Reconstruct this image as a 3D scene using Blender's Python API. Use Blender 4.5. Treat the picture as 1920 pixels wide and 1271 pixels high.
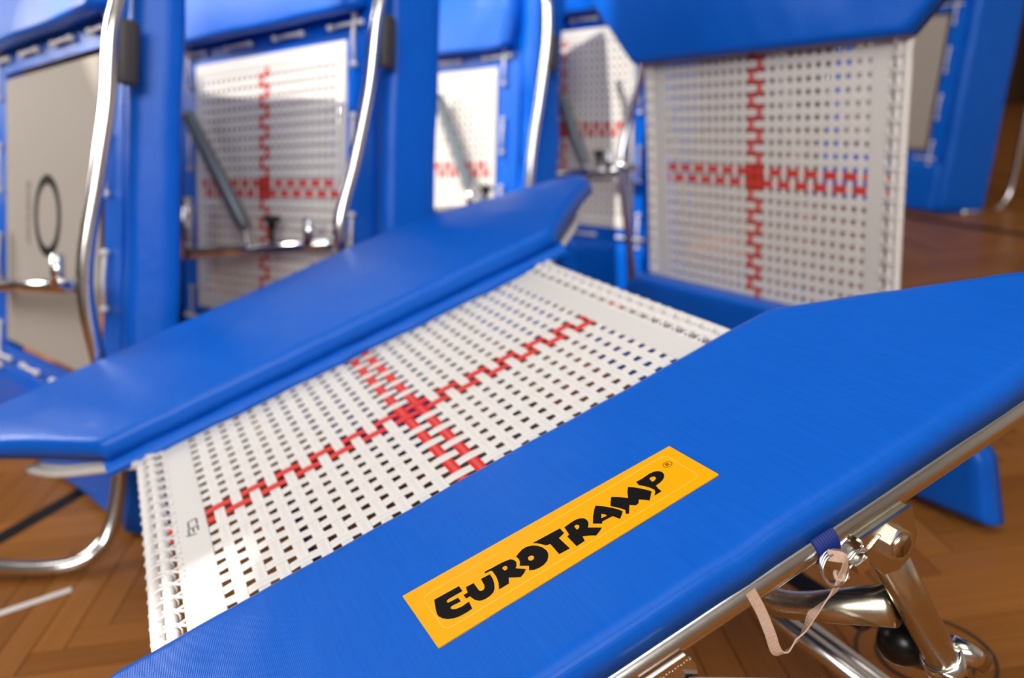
import bpy, bmesh, math, random
from mathutils import Matrix, Vector
random.seed(7)
for o in list(bpy.data.objects): bpy.data.objects.remove(o)
SC = bpy.context.scene
COL = SC.collection

# ------------------------------------------------------------------ camera
# rows: world axes written in the camera's own (right, down, forward) axes
MW = ((0.99597444, -0.08963770, 0.0), (-0.02747387, -0.30526521, 0.95187097), (-0.08532352, -0.94803915, -0.30649904))
CAM_H = 0.86
cam = bpy.data.cameras.new('camera'); cam.sensor_width = 36.0; cam.lens = 1598 / 1920 * 36
cam.clip_start = 0.02; cam.clip_end = 100
cam.dof.use_dof = True; cam.dof.focus_distance = 0.775; cam.dof.aperture_fstop = 2.7; cam.dof.aperture_blades = 7
co = bpy.data.objects.new('camera', cam); COL.objects.link(co)
m = Matrix.Identity(4)
for r in range(3):
    m[r][0] = MW[r][0]; m[r][1] = -MW[r][1]; m[r][2] = -MW[r][2]
m[2][3] = CAM_H
co.matrix_world = m
SC.camera = co

# ------------------------------------------------------------------ world, sun, daylight, added fill light, exposure
w = bpy.data.worlds.new('world'); SC.world = w; w.use_nodes = True
w.node_tree.nodes['Background'].inputs[0].default_value = (0.80, 0.90, 1.0, 1)
w.node_tree.nodes['Background'].inputs[1].default_value = 0.4
SUN = Vector((-0.65, -0.25, 0.95)).normalized()
sl = bpy.data.lights.new('sun', 'SUN'); sl.energy = 5.2; sl.angle = math.radians(0.6); sl.color = (1, 0.95, 0.86)
so = bpy.data.objects.new('sun', sl); COL.objects.link(so)
so.rotation_euler = SUN.to_track_quat('Z', 'Y').to_euler()
def area_light(name, loc, to, sx, sy, power, col):
    l = bpy.data.lights.new(name, 'AREA'); l.shape = 'RECTANGLE'; l.size = sx; l.size_y = sy; l.energy = power; l.color = col
    o = bpy.data.objects.new(name, l); COL.objects.link(o); o.location = loc
    o.rotation_euler = (Vector(loc) - Vector(to)).to_track_quat('Z', 'Y').to_euler()
    return o
DAY = (1.0, 0.98, 0.955)
area_light('daylight_left_wall', (-3.43, 1.525, 5.78), (0, 1.525, 5.78), 1.55, 2.05, 45, DAY)
area_light('daylight_left_wall_low', (-3.43, 2.7, 2.2), (0, 2.7, 2.2), 1.4, 1.4, 85, DAY)
area_light('daylight_left_wall_end', (-3.43, 7.9, 5.9), (0, 7.9, 5.9), 1.8, 1.8, 55, DAY)
area_light('added_fill_rear_wall', (-0.5, -3.95, 3.7), (-0.5, 5, 3.7), 5.0, 2.4, 315, DAY)  # added fill from behind the camera, brightens the upright beds
area_light('added_fill_roof', (0.0, -1.4, 7.45), (0.0, -1.4, 0), 4.0, 3.6, 125, DAY)  # added overhead fill, brightens the front bed and pads
SC.view_settings.view_transform = 'Standard'; SC.view_settings.look = 'None'
SC.view_settings.gamma = 1; SC.view_settings.use_curve_mapping = False
SC.view_settings.exposure = -0.05

# ------------------------------------------------------------------ materials
def new_mat(name):
    mt = bpy.data.materials.new(name); mt.use_nodes = True
    return mt, mt.node_tree.nodes, mt.node_tree.links, mt.node_tree.nodes['Principled BSDF']
def plain(name, col, rough=0.5, metal=0.0, spec=0.5, noise=0.0, nscale=30):
    mt, N, L, b = new_mat(name)
    b.inputs['Base Color'].default_value = (*col, 1); b.inputs['Roughness'].default_value = rough
    b.inputs['Metallic'].default_value = metal; b.inputs['Specular IOR Level'].default_value = spec
    tc = N.new('ShaderNodeTexCoord'); nz = N.new('ShaderNodeTexNoise'); nz.inputs['Scale'].default_value = nscale
    L.new(tc.outputs['Object'], nz.inputs['Vector'])
    if noise:
        mx = N.new('ShaderNodeMix'); mx.data_type = 'RGBA'
        mx.inputs['A'].default_value = (*[c * (1 - noise) for c in col], 1); mx.inputs['B'].default_value = (*[min(1, c * (1 + noise)) for c in col], 1)
        L.new(nz.outputs['Fac'], mx.inputs['Factor']); L.new(mx.outputs['Result'], b.inputs['Base Color'])
    return mt
def math_node(N, L, op, a, b=None):
    n = N.new('ShaderNodeMath'); n.operation = op
    for i, v in enumerate((a, b)):
        if v is None: continue
        if isinstance(v, (int, float)): n.inputs[i].default_value = v
        else: L.new(v, n.inputs[i])
    return n.outputs[0]
def tarpaulin(name, col, rough=0.30):
    mt, N, L, b = new_mat(name)
    tc = N.new('ShaderNodeTexCoord'); sp = N.new('ShaderNodeSeparateXYZ'); L.new(tc.outputs['Object'], sp.inputs[0])
    f = 2 * math.pi / 0.0016
    sx = math_node(N, L, 'SINE', math_node(N, L, 'MULTIPLY', sp.outputs['X'], f))
    sy = math_node(N, L, 'SINE', math_node(N, L, 'MULTIPLY', sp.outputs['Y'], f))
    hgt = math_node(N, L, 'ADD', sx, sy)
    bp = N.new('ShaderNodeBump'); bp.inputs['Strength'].default_value = 0.12; bp.inputs['Distance'].default_value = 0.0004
    L.new(hgt, bp.inputs['Height'])
    n2 = N.new('ShaderNodeTexNoise'); n2.inputs['Scale'].default_value = 9; n2.inputs['Detail'].default_value = 3
    L.new(tc.outputs['Object'], n2.inputs['Vector'])
    bp2 = N.new('ShaderNodeBump'); bp2.inputs['Strength'].default_value = 0.25; bp2.inputs['Distance'].default_value = 0.01
    L.new(n2.outputs['Fac'], bp2.inputs['Height']); L.new(bp.outputs['Normal'], bp2.inputs['Normal'])
    L.new(bp2.outputs['Normal'], b.inputs['Normal'])
    # faint scuffs along the threads
    mp = N.new('ShaderNodeMapping'); mp.inputs['Scale'].default_value = (500, 18, 50); L.new(tc.outputs['Object'], mp.inputs[0])
    n3 = N.new('ShaderNodeTexNoise'); n3.inputs['Scale'].default_value = 1.0; n3.inputs['Detail'].default_value = 2; L.new(mp.outputs[0], n3.inputs['Vector'])
    mx = N.new('ShaderNodeMix'); mx.data_type = 'RGBA'
    mx.inputs['A'].default_value = (*[c * 0.88 for c in col], 1); mx.inputs['B'].default_value = (*[min(1, c * 1.12 + 0.004) for c in col], 1)
    L.new(n3.outputs['Fac'], mx.inputs['Factor']); L.new(mx.outputs['Result'], b.inputs['Base Color'])
    b.inputs['Roughness'].default_value = rough; b.inputs['Specular IOR Level'].default_value = 0.25
    return mt
def webbing(name, edge, mid):
    # strap axis along object X; stripes run along it
    mt, N, L, b = new_mat(name)
    tc = N.new('ShaderNodeTexCoord'); sp = N.new('ShaderNodeSeparateXYZ'); L.new(tc.outputs['Object'], sp.inputs[0])
    ay = math_node(N, L, 'ABSOLUTE', sp.outputs['Y'])
    mk = math_node(N, L, 'LESS_THAN', ay, 0.0026)
    mx = N.new('ShaderNodeMix'); mx.data_type = 'RGBA'; mx.inputs['A'].default_value = (*edge, 1); mx.inputs['B'].default_value = (*mid, 1)
    L.new(mk, mx.inputs['Factor']); L.new(mx.outputs['Result'], b.inputs['Base Color'])
    s1 = math_node(N, L, 'SINE', math_node(N, L, 'MULTIPLY', sp.outputs['Y'], 2 * math.pi / 0.0026))
    s2 = math_node(N, L, 'SINE', math_node(N, L, 'MULTIPLY', sp.outputs['X'], 2 * math.pi / 0.0011))
    hgt = math_node(N, L, 'ADD', s1, math_node(N, L, 'MULTIPLY', s2, 0.4))
    bp = N.new('ShaderNodeBump'); bp.inputs['Strength'].default_value = 0.25; bp.inputs['Distance'].default_value = 0.0004
    L.new(hgt, bp.inputs['Height']); L.new(bp.outputs['Normal'], b.inputs['Normal'])
    b.inputs['Roughness'].default_value = 0.7; b.inputs['Specular IOR Level'].default_value = 0.25
    return mt
def brushed(name, col, rough):
    mt, N, L, b = new_mat(name)
    tc = N.new('ShaderNodeTexCoord'); nz = N.new('ShaderNodeTexNoise'); nz.inputs['Scale'].default_value = 40; nz.inputs['Detail'].default_value = 4
    L.new(tc.outputs['Object'], nz.inputs['Vector'])
    mr = N.new('ShaderNodeMapRange'); mr.inputs['To Min'].default_value = rough * 0.7; mr.inputs['To Max'].default_value = rough * 1.5
    L.new(nz.outputs['Fac'], mr.inputs['Value']); L.new(mr.outputs[0], b.inputs['Roughness'])
    b.inputs['Base Color'].default_value = (*col, 1); b.inputs['Metallic'].default_value = 1
    return mt
def timber(name, dark, light):
    mt, N, L, b = new_mat(name)
    tc = N.new('ShaderNodeTexCoord'); mp = N.new('ShaderNodeMapping'); mp.inputs['Scale'].default_value = (3, 60, 60)
    oi = N.new('ShaderNodeObjectInfo'); ge = N.new('ShaderNodeNewGeometry')
    rnd = math_node(N, L, 'FRACT', math_node(N, L, 'ADD', oi.outputs['Random'], ge.outputs['Random Per Island']))
    cb = N.new('ShaderNodeCombineXYZ'); L.new(math_node(N, L, 'MULTIPLY', rnd, 40), cb.inputs[0])
    va = N.new('ShaderNodeVectorMath'); L.new(tc.outputs['Object'], va.inputs[0]); L.new(cb.outputs[0], va.inputs[1])
    L.new(va.outputs[0], mp.inputs[0])
    nz = N.new('ShaderNodeTexNoise'); nz.inputs['Scale'].default_value = 1; nz.inputs['Detail'].default_value = 5; L.new(mp.outputs[0], nz.inputs['Vector'])
    fac = math_node(N, L, 'ADD', math_node(N, L, 'MULTIPLY', nz.outputs['Fac'], 0.45), math_node(N, L, 'MULTIPLY', rnd, 0.4))
    mx = N.new('ShaderNodeMix'); mx.data_type = 'RGBA'; mx.inputs['A'].default_value = (*dark, 1); mx.inputs['B'].default_value = (*light, 1)
    L.new(fac, mx.inputs['Factor']); L.new(mx.outputs['Result'], b.inputs['Base Color'])
    b.inputs['Roughness'].default_value = 0.35; b.inputs['Specular IOR Level'].default_value = 0.12
    return mt
BLUE = tarpaulin('blue_tarpaulin', (0.0, 0.115, 0.62))
BLUE_STRAP = plain('blue_elastic', (0.002, 0.02, 0.20), 0.6, noise=0.15)
WHITE_STRAP = webbing('white_webbing', (0.84, 0.80, 0.76), (0.79, 0.755, 0.715))
RED_STRAP = webbing('red_webbing', (0.74, 0.022, 0.02), (0.72, 0.10, 0.09))
HEM = webbing('white_hem_cloth', (0.75, 0.72, 0.685), (0.75, 0.72, 0.685))
ROPE = plain('white_elastic_rope', (0.78, 0.745, 0.715), 0.6, noise=0.06, nscale=300)
CLOTH = plain('cream_cloth', (0.36, 0.315, 0.275), 0.8, noise=0.04, nscale=60)
CHROME = brushed('galvanised_steel', (0.80, 0.79, 0.77), 0.16)
BRASSY = brushed('yellow_zinc_steel', (0.66, 0.61, 0.48), 0.24)
STEEL = brushed('grey_spring_steel', (0.36, 0.42, 0.45), 0.4)
BLACK = plain('black_plastic', (0.006, 0.006, 0.006), 0.3)
GREY_PL = plain('grey_plastic', (0.055, 0.05, 0.052), 0.6)
INK = plain('black_print', (0.004, 0.003, 0.003), 0.6, spec=0.15)
GREY_INK = plain('grey_print', (0.05, 0.045, 0.055), 0.7)
PALE_INK = plain('faded_print', (0.20, 0.16, 0.14), 0.8)
YELLOW = plain('yellow_sticker', (1.0, 0.44, 0.0), 0.32, spec=0.2, noise=0.02)
YELLOW_LINE = plain('embossed_yellow_line', (1.0, 0.58, 0.09), 0.3)
RIBBON = plain('pink_beige_cord', (0.62, 0.42, 0.31), 0.85, noise=0.25, nscale=420)
WOOD = timber('oak_parquet', (0.17, 0.058, 0.012), (0.42, 0.165, 0.038))
SUBFLOOR = plain('dark_joint', (0.05, 0.025, 0.012), 0.7, noise=0.2)
PAINT_BLACK = plain('black_floor_paint', (0.004, 0.004, 0.004), 0.5, spec=0.15)
PAINT_WHITE = plain('white_floor_paint', (0.75, 0.70, 0.68), 0.4)
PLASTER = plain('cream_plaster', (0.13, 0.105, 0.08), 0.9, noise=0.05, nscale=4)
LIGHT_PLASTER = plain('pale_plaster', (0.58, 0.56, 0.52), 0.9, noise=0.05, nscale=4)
DARKWOOD = timber('dark_panelling', (0.030, 0.014, 0.007), (0.085, 0.045, 0.022))
FRAMEWHITE = plain('white_window_paint', (0.7, 0.7, 0.68), 0.5, noise=0.03)

# ------------------------------------------------------------------ helpers
def mobj(name, verts, faces, mat, parent=None, smooth=False, label=None):
    me = bpy.data.meshes.new(name); me.from_pydata([tuple(v) for v in verts], [], faces); me.update()
    if mat: me.materials.append(mat)
    if smooth: me.polygons.foreach_set('use_smooth', [True] * len(me.polygons))
    o = bpy.data.objects.new(name, me); COL.objects.link(o)
    if parent: o.parent = parent
    if label: o['label'] = label
    return o
def share(name, me, parent, mat=None, loc=(0, 0, 0), rotz=0, label=None):
    o = bpy.data.objects.new(name, me); COL.objects.link(o); o.parent = parent
    o.location = loc; o.rotation_euler = (0, 0, rotz)
    if mat:
        o.material_slots[0].link = 'OBJECT'; o.material_slots[0].material = mat
    if label: o['label'] = label
    return o
def empty(name, mtx, label, cat, group=None):
    o = bpy.data.objects.new(name, None); COL.objects.link(o); o.empty_display_size = 0.1; o.matrix_world = mtx
    o['label'] = label; o['category'] = cat
    if group: o['group'] = group
    return o
def frame_mtx(X, Y, Nn, t):
    X = Vector(X).normalized(); Nn = Vector(Nn); Nn = (Nn - X * X.dot(Nn)).normalized(); Y = Nn.cross(X)
    mm = Matrix.Identity(4)
    for r in range(3): mm[r][0] = X[r]; mm[r][1] = Y[r]; mm[r][2] = Nn[r]; mm[r][3] = t[r]
    return mm
def smooth_path(pts, n=6, closed=False):
    P = [Vector(p) for p in pts]; out = []; k = len(P)
    rng = range(k if closed else k - 1)
    for i in rng:
        p1, p2 = P[i], P[(i + 1) % k]
        p0 = P[(i - 1) % k] if (closed or i > 0) else p1 + (p1 - p2)
        p3 = P[(i + 2) % k] if (closed or i + 2 < k) else p2 + (p2 - p1)
        for s in range(n):
            t = s / n
            out.append(0.5 * ((2 * p1) + (p2 - p0) * t + (2 * p0 - 5 * p1 + 4 * p2 - p3) * t * t + (3 * p1 - p0 - 3 * p2 + p3) * t ** 3))
    if not closed: out.append(P[-1])
    return out
def fillet(pts, rad, n=6):
    P = [Vector(p) for p in pts]; out = [P[0]]
    for i in range(1, len(P) - 1):
        a = (P[i - 1] - P[i]); b = (P[i + 1] - P[i])
        d = min(rad, a.length * 0.49, b.length * 0.49); A = P[i] + a.normalized() * d; B = P[i] + b.normalized() * d
        for s in range(n + 1):
            t = s / n; out.append(A * (1 - t) ** 2 + P[i] * 2 * t * (1 - t) + B * t * t)
    out.append(P[-1]); return out
def sweep(path, rad, seg=12, closed=False, prof=None):
    """verts, faces of a tube (or of a flat profile) swept along path by parallel transport"""
    P = [Vector(p) for p in path]; k = len(P); V = []; F = []
    def tan(i):
        if closed: return (P[(i + 1) % k] - P[(i - 1) % k]).normalized()
        return (P[min(i + 1, k - 1)] - P[max(i - 1, 0)]).normalized()
    t = tan(0); up = Vector((0, 0, 1)) if abs(t.z) < 0.9 else Vector((0, 1, 0))
    n = (up - t * t.dot(up)).normalized()
    for i in range(k):
        t2 = tan(i); n = (n - t2 * t2.dot(n)).normalized(); b = t2.cross(n)
        r = rad(i / (k - 1)) if callable(rad) else rad
        if prof: ring = [P[i] + n * q[1] + b * q[0] for q in prof]
        else: ring = [P[i] + (n * math.sin(2 * math.pi * s / seg) + b * math.cos(2 * math.pi * s / seg)) * r for s in range(seg)]
        V += ring
    S = len(prof) if prof else seg
    for i in range(k if closed else k - 1):
        j = (i + 1) % k
        for s in range(S):
            s2 = (s + 1) % S
            F.append((i * S + s, i * S + s2, j * S + s2, j * S + s))
    if not closed:
        F.append(tuple(range(S - 1, -1, -1))); F.append(tuple((k - 1) * S + s for s in range(S)))
    return V, F
def tube(name, path, rad, mat, parent, seg=14, closed=False, label=None):
    V, F = sweep(path, rad, seg, closed)
    return mobj(name, V, F, mat, parent, True, label)
def box_vf(x0, x1, y0, y1, z0, z1, b=0.0):
    if not b:
        V = [(x, y, z) for z in (z0, z1) for y in (y0, y1) for x in (x0, x1)]
        F = [(0, 2, 3, 1), (4, 5, 7, 6), (0, 1, 5, 4), (2, 6, 7, 3), (0, 4, 6, 2), (1, 3, 7, 5)]
        return V, F
    bm = bmesh.new(); bmesh.ops.create_cube(bm, size=1)
    for v in bm.verts: v.co = Vector(((x0 + x1) / 2 + v.co.x * (x1 - x0), (y0 + y1) / 2 + v.co.y * (y1 - y0), (z0 + z1) / 2 + v.co.z * (z1 - z0)))
    bmesh.ops.bevel(bm, geom=list(bm.edges), offset=b, segments=2, affect='EDGES', profile=0.5)
    bm.verts.index_update(); V = [tuple(v.co) for v in bm.verts]; F = [tuple(v.index for v in f.verts) for f in bm.faces]; bm.free()
    return V, F
def join_vf(parts):
    V = []; F = []
    for v, f in parts:
        o = len(V); V += list(v); F += [tuple(i + o for i in q) for q in f]
    return V, F
def poly_prism(pts, z0, z1, axis='z'):
    k = len(pts)
    V = [(p[0], p[1], z0) for p in pts] + [(p[0], p[1], z1) for p in pts]
    F = [tuple(range(k - 1, -1, -1)), tuple(range(k, 2 * k))] + [(i, (i + 1) % k, k + (i + 1) % k, k + i) for i in range(k)]
    if axis == 'y': V = [(v[0], v[2], v[1]) for v in V]; F = [tuple(reversed(f)) for f in F]
    return V, F
def lathe_vf(prof, seg=20, center=(0, 0, 0), axis='z'):
    V = []; F = []; k = len(prof)
    for r, z in prof:
        for s in range(seg):
            a = 2 * math.pi * s / seg; V.append((r * math.cos(a), r * math.sin(a), z))
    for i in range(k - 1):
        for s in range(seg):
            s2 = (s + 1) % seg; F.append((i * seg + s, i * seg + s2, (i + 1) * seg + s2, (i + 1) * seg + s))
    F.append(tuple(range(seg - 1, -1, -1))); F.append(tuple((k - 1) * seg + s for s in range(seg)))
    if axis == 'y': V = [(v[0], v[2], -v[1]) for v in V]
    if axis == 'x': V = [(v[2], v[1], -v[0]) for v in V]
    return [(v[0] + center[0], v[1] + center[1], v[2] + center[2]) for v in V], F
def flat_letter(name, outer, hole, z, mat, parent, fn):
    bm = bmesh.new(); edges = []
    for lp in (outer, hole):
        if not lp: continue
        vs = [bm.verts.new((*fn(p), z)) for p in lp]
        edges += [bm.edges.new((vs[i], vs[(i + 1) % len(vs)])) for i in range(len(vs))]
    bmesh.ops.triangle_fill(bm, use_beauty=True, edges=edges)
    for f in bm.faces:
        f.normal_update()
        if f.normal.z < 0: f.normal_flip()
    me = bpy.data.meshes.new(name); bm.to_mesh(me); bm.free(); me.materials.append(mat)
    o = bpy.data.objects.new(name, me); COL.objects.link(o); o.parent = parent
    return o

# ------------------------------------------------------------------ the hall
def project(p):
    d = (p[0], p[1], p[2] - CAM_H)
    c = [sum(MW[r][k] * d[r] for r in range(3)) for k in range(3)]
    if c[2] < 0.05: return None
    return 960 + 1598 * c[0] / c[2], 635.5 + 1598 * c[1] / c[2], c[2]
def struct(o): o['kind'] = 'structure'; return o
def wall(name, axis, at, thick, u0, u1, z0, z1, openings, mat):
    us = sorted({u0, u1, *[q for o in openings for q in o[:2]]}); zs = sorted({z0, z1, *[q for o in openings for q in o[2:]]})
    parts = []
    for i in range(len(us) - 1):
        for j in range(len(zs) - 1):
            cu, cz = (us[i] + us[i + 1]) / 2, (zs[j] + zs[j + 1]) / 2
            if any(o[0] < cu < o[1] and o[2] < cz < o[3] for o in openings): continue
            lo, hi = min(at, at + thick), max(at, at + thick)
            parts.append(box_vf(lo, hi, us[i], us[i + 1], zs[j], zs[j + 1]) if axis == 'x' else box_vf(us[i], us[i + 1], lo, hi, zs[j], zs[j + 1]))
    return struct(mobj(name, *join_vf(parts), mat))
def window_frame(n, axis, at, u0, u1, z0, z1, nu):
    bars = []; t = 0.03
    for k in range(nu + 1):
        u = u0 + (u1 - u0) * k / nu
        u = min(max(u, u0 + t), u1 - t); bars.append((u - t, u + t, z0, z1))
    for z in (z0 + t, z1 - t): bars.append((u0, u1, z - t, z + t))
    parts = [box_vf(at - .03, at + .03, b[0], b[1], b[2], b[3]) if axis == 'x' else box_vf(b[0], b[1], at - .03, at + .03, b[2], b[3]) for b in bars]
    struct(mobj('unseen_window_%d' % n, *join_vf(parts), FRAMEWHITE))
OL = [(0.75, 2.30, 4.75, 6.80), (-0.55, -0.26, 4.78, 5.12), (2.0, 3.4, 1.5, 2.9), (7.0, 8.8, 5.0, 6.8)]  # sized to shape sun patches; the small opening is added for the bed corner
OR = [(-3.0, 2.0, 2.5, 4.9)]  # added opening behind the camera for the frontal fill
OF = []
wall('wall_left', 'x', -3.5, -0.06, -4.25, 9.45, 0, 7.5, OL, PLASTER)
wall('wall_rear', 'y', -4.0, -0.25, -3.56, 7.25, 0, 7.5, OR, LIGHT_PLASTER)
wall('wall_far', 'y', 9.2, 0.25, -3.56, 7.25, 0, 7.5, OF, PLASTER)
wall('wall_right', 'x', 7.0, 0.25, -4.25, 9.45, 0, 7.5, [], LIGHT_PLASTER)
wall_c = [box_vf(-3.56, 7.25, -4.25, -3.2, 7.5, 7.7), box_vf(-3.56, 7.25, 0.4, 9.45, 7.5, 7.7), box_vf(-3.56, -2.0, -3.2, 0.4, 7.5, 7.7), box_vf(2.0, 7.25, -3.2, 0.4, 7.5, 7.7)]  # ceiling gap made for the added overhead fill
struct(mobj('ceiling', *join_vf(wall_c), LIGHT_PLASTER))
for n, o in enumerate(OL): window_frame(n + 1, 'x', -3.53, *o, max(1, round((o[1] - o[0]) / 1.7)))
window_frame(5, 'y', -4.12, *OR[0], 5)  # frame of the added rear opening, never in view
floor = struct(mobj('floor', *box_vf(-3.56, 7.25, -4.25, 9.45, -0.06, -0.0035), WOOD))
dado = struct(mobj('trim_1', *box_vf(-3.5, 7.0, 9.17, 9.2, 2.62, 2.72), DARKWOOD))
bme = None
for k in range(52):
    x0 = -3.45 + k * 0.2
    if bme is None:
        q = mobj('panel_board', *box_vf(0.004, 0.196, 0, 0.03, 0, 2.62, 0.004), DARKWOOD, dado); bme = q.data
        q.location = (x0, 9.165, 0)
    else: share('panel_board', bme, dado, loc=(x0, 9.165, 0))

# herringbone parquet
PW, PL, TH = 0.056, 0.392, math.radians(4)
pl_me = None
cells = []
ct, st = math.cos(TH), math.sin(TH)
for a in range(-260, 261):
    for b in range(-16, 17):
        ox, oy = a * PW + b * PL, a * PW - b * PL
        for kind in (0, 1):
            x0, y0, ang = (ox + PL / 2, oy + PW / 2, 0) if kind == 0 else (ox + PW / 2, oy + PW + PL / 2, math.pi / 2)
            X, Y = x0 * ct - y0 * st + 1.5, x0 * st + y0 * ct + 3.0
            if -2.4 < X < 6.4 and 0.5 < Y < 8.6: cells.append((X, Y, ang + TH))
def seen(c):
    p = project((c[0], c[1], 0))
    if not p: return None
    x, y, z = p
    ok = (-60 < x < 290 and 870 < y < 1330) or (1270 < x < 1980 and 1000 < y < 1330) or (1680 < x < 1980 and 200 < y < 1330 and y < 2000)
    return z if ok else None
vis = sorted([(seen(c), c) for c in cells if seen(c)], key=lambda q: q[0])[:300]
chosen = {c for _, c in vis}
V0, F0 = box_vf(-PL / 2 + .0005, PL / 2 - .0005, -PW / 2 + .0005, PW / 2 - .0005, -0.0035, 0)
k8 = [(v[0] * (1 - .0016 / PL) if v[2] == 0 else v[0], v[1] * (1 - .0016 / PW) if v[2] == 0 else v[1], v[2]) for v in V0]
first = mobj('plank', k8, F0, WOOD, floor); pl_me = first.data
for i, c in enumerate(sorted(chosen)):
    o = first if i == 0 else share('plank', pl_me, floor)
    o.location = (c[0], c[1], random.uniform(-.0003, .0001)); o.rotation_euler = (0, 0, c[2])
parts = []
for c in cells:
    if c in chosen: continue
    p = project((c[0], c[1], 0))
    if p is None or not (-200 < p[0] < 2120 and -50 < p[1] < 1420): continue
    cc, ss = math.cos(c[2]), math.sin(c[2])
    parts.append(([(v[0] * cc - v[1] * ss + c[0], v[0] * ss + v[1] * cc + c[1], v[2]) for v in k8], F0))
rest = mobj('parquet_planks', *join_vf(parts), WOOD, floor); rest['kind'] = 'stuff'
def marking(name, p, q, width, mat, lab):
    p, q = Vector((*p, 0)), Vector((*q, 0)); d = (q - p).normalized(); n = Vector((-d.y, d.x, 0)) * width / 2
    V = [p - n, q - n, q + n, p + n]; V = [(v.x, v.y, z) for z in (0.0, 0.0012) for v in V]
    F = [(3, 2, 1, 0), (4, 5, 6, 7), (0, 1, 5, 4), (1, 2, 6, 5), (2, 3, 7, 6), (3, 0, 4, 7)]
    return mobj(name, V, F, mat, floor, label=lab)
marking('line_marking', (-1.60, 0.534), (-0.75, 2.435), 0.045, PAINT_BLACK, 'black court line')
marking('line_marking', (0.26, 1.60), (0.505, 1.085), 0.042, PAINT_BLACK, 'black court line')
marking('line_marking', (0.587, 0.931), (0.75, 0.62), 0.042, PAINT_BLACK, 'black court line')
marking('line_marking', (-1.20, 1.20), (-0.86, 1.393), 0.016, PAINT_WHITE, 'white court line')
marking('line_marking', (1.70, 4.62), (2.45, 2.76), 0.05, PAINT_BLACK, 'dark court line')
# round wooden socket cover let into the floor
cx, cy = 0.552, 1.015
cover = mobj('floor_socket_cover', *lathe_vf([(0.0, 0.0005), (0.060, 0.0010), (0.0605, 0.0008)], 48, (cx, cy, 0)), WOOD, floor, True, 'round wooden cover')
for r0, r1 in ((0.0605, 0.0665), (0.0895, 0.0945)):
    V = []; S = 60
    for z in (0.0004, 0.0016):
        for r in (r0, r1): V += [(cx + r * math.cos(2 * math.pi * s / S), cy + r * math.sin(2 * math.pi * s / S), z) for s in range(S)]
    F = []
    for s in range(S):
        t = (s + 1) % S
        F += [(2 * S + s, 3 * S + s, 3 * S + t, 2 * S + t), (S + s, S + t, 3 * S + t, 3 * S + s), (s, 2 * S + s, 2 * S + t, t)]
    mobj('ring_joint', V, F, SUBFLOOR, floor, label='dark ring around the round cover')

# ------------------------------------------------------------------ woven bed
QW, QL = 0.0245, 0.0252
def strap_mesh(name, length_pitches, pitch, width, x0, x1, over0):
    """strap along X; over the crossing strap where (k + over0) is even; crossings at (k + .5) * pitch"""
    n = int((x1 - x0) / pitch * 6); V = []; F = []
    for i in range(n + 1):
        x = x0 + (x1 - x0) * i / n; ph = x / pitch - 0.5
        c = math.cos(math.pi * (ph + over0)); z = 0.00045 * math.copysign(abs(c) ** 0.6, c); hw = width / 2
        V += [(x, -hw, z), (x, -hw * .93, z + .0004), (x, hw * .93, z + .0004), (x, hw, z), (x, 0, z - .0004)]
    for i in range(n):
        for s in range(5):
            t = (s + 1) % 5; F.append((i * 5 + s, (i + 1) * 5 + s, (i + 1) * 5 + t, i * 5 + t))
    me = bpy.data.meshes.new(name); me.from_pydata(V, [], F); me.update(); me.materials.append(WHITE_STRAP)
    return me
def woven(bed, nL, nW, pL, pW, ext_x, ext_y, oy=0.0, ox=0.0):
    """nL straps along X (spacing pL), nW straps along Y (spacing pW)"""
    meL = [strap_mesh('strap', 0, pW, 0.0150, -ext_x - ox, ext_x - ox, k) for k in (0, 1)]
    meW = [strap_mesh('strap', 0, pL, 0.0140, -ext_y - oy, ext_y - oy, k) for k in (0, 1)]
    for j in range(-nL // 2, nL // 2):
        red = j in (-1, 0)
        share('strap', meL[j % 2], bed, RED_STRAP if red else None, (ox, oy + (j + .5) * pL, 0), 0, 'red webbing strap' if red else None)
    for k in range(-nW // 2, nW // 2):
        red = k in (-1, 0)
        # strap k along Y: over where (k + j) is odd
        share('strap', meW[(k + 1) % 2], bed, RED_STRAP if red else None, (ox + (k + .5) * pW, oy, 0), math.pi / 2, 'red webbing strap' if red else None)
def lin(x, xs, ys):
    if x <= xs[0]: return ys[0]
    for i in range(len(xs) - 1):
        if x <= xs[i + 1]: return ys[i] + (ys[i + 1] - ys[i]) * (x - xs[i]) / (xs[i + 1] - xs[i])
    return ys[-1]
def graded(n, r):
    """0..1 parameters with rows crowded at both ends"""
    e = [0, .004, .012, .024, .04, .06, .09]
    return e + [0.09 + (1 - 0.18) * (i + 1) / (n + 1) for i in range(n)] + [1 - q for q in reversed(e)]
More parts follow.
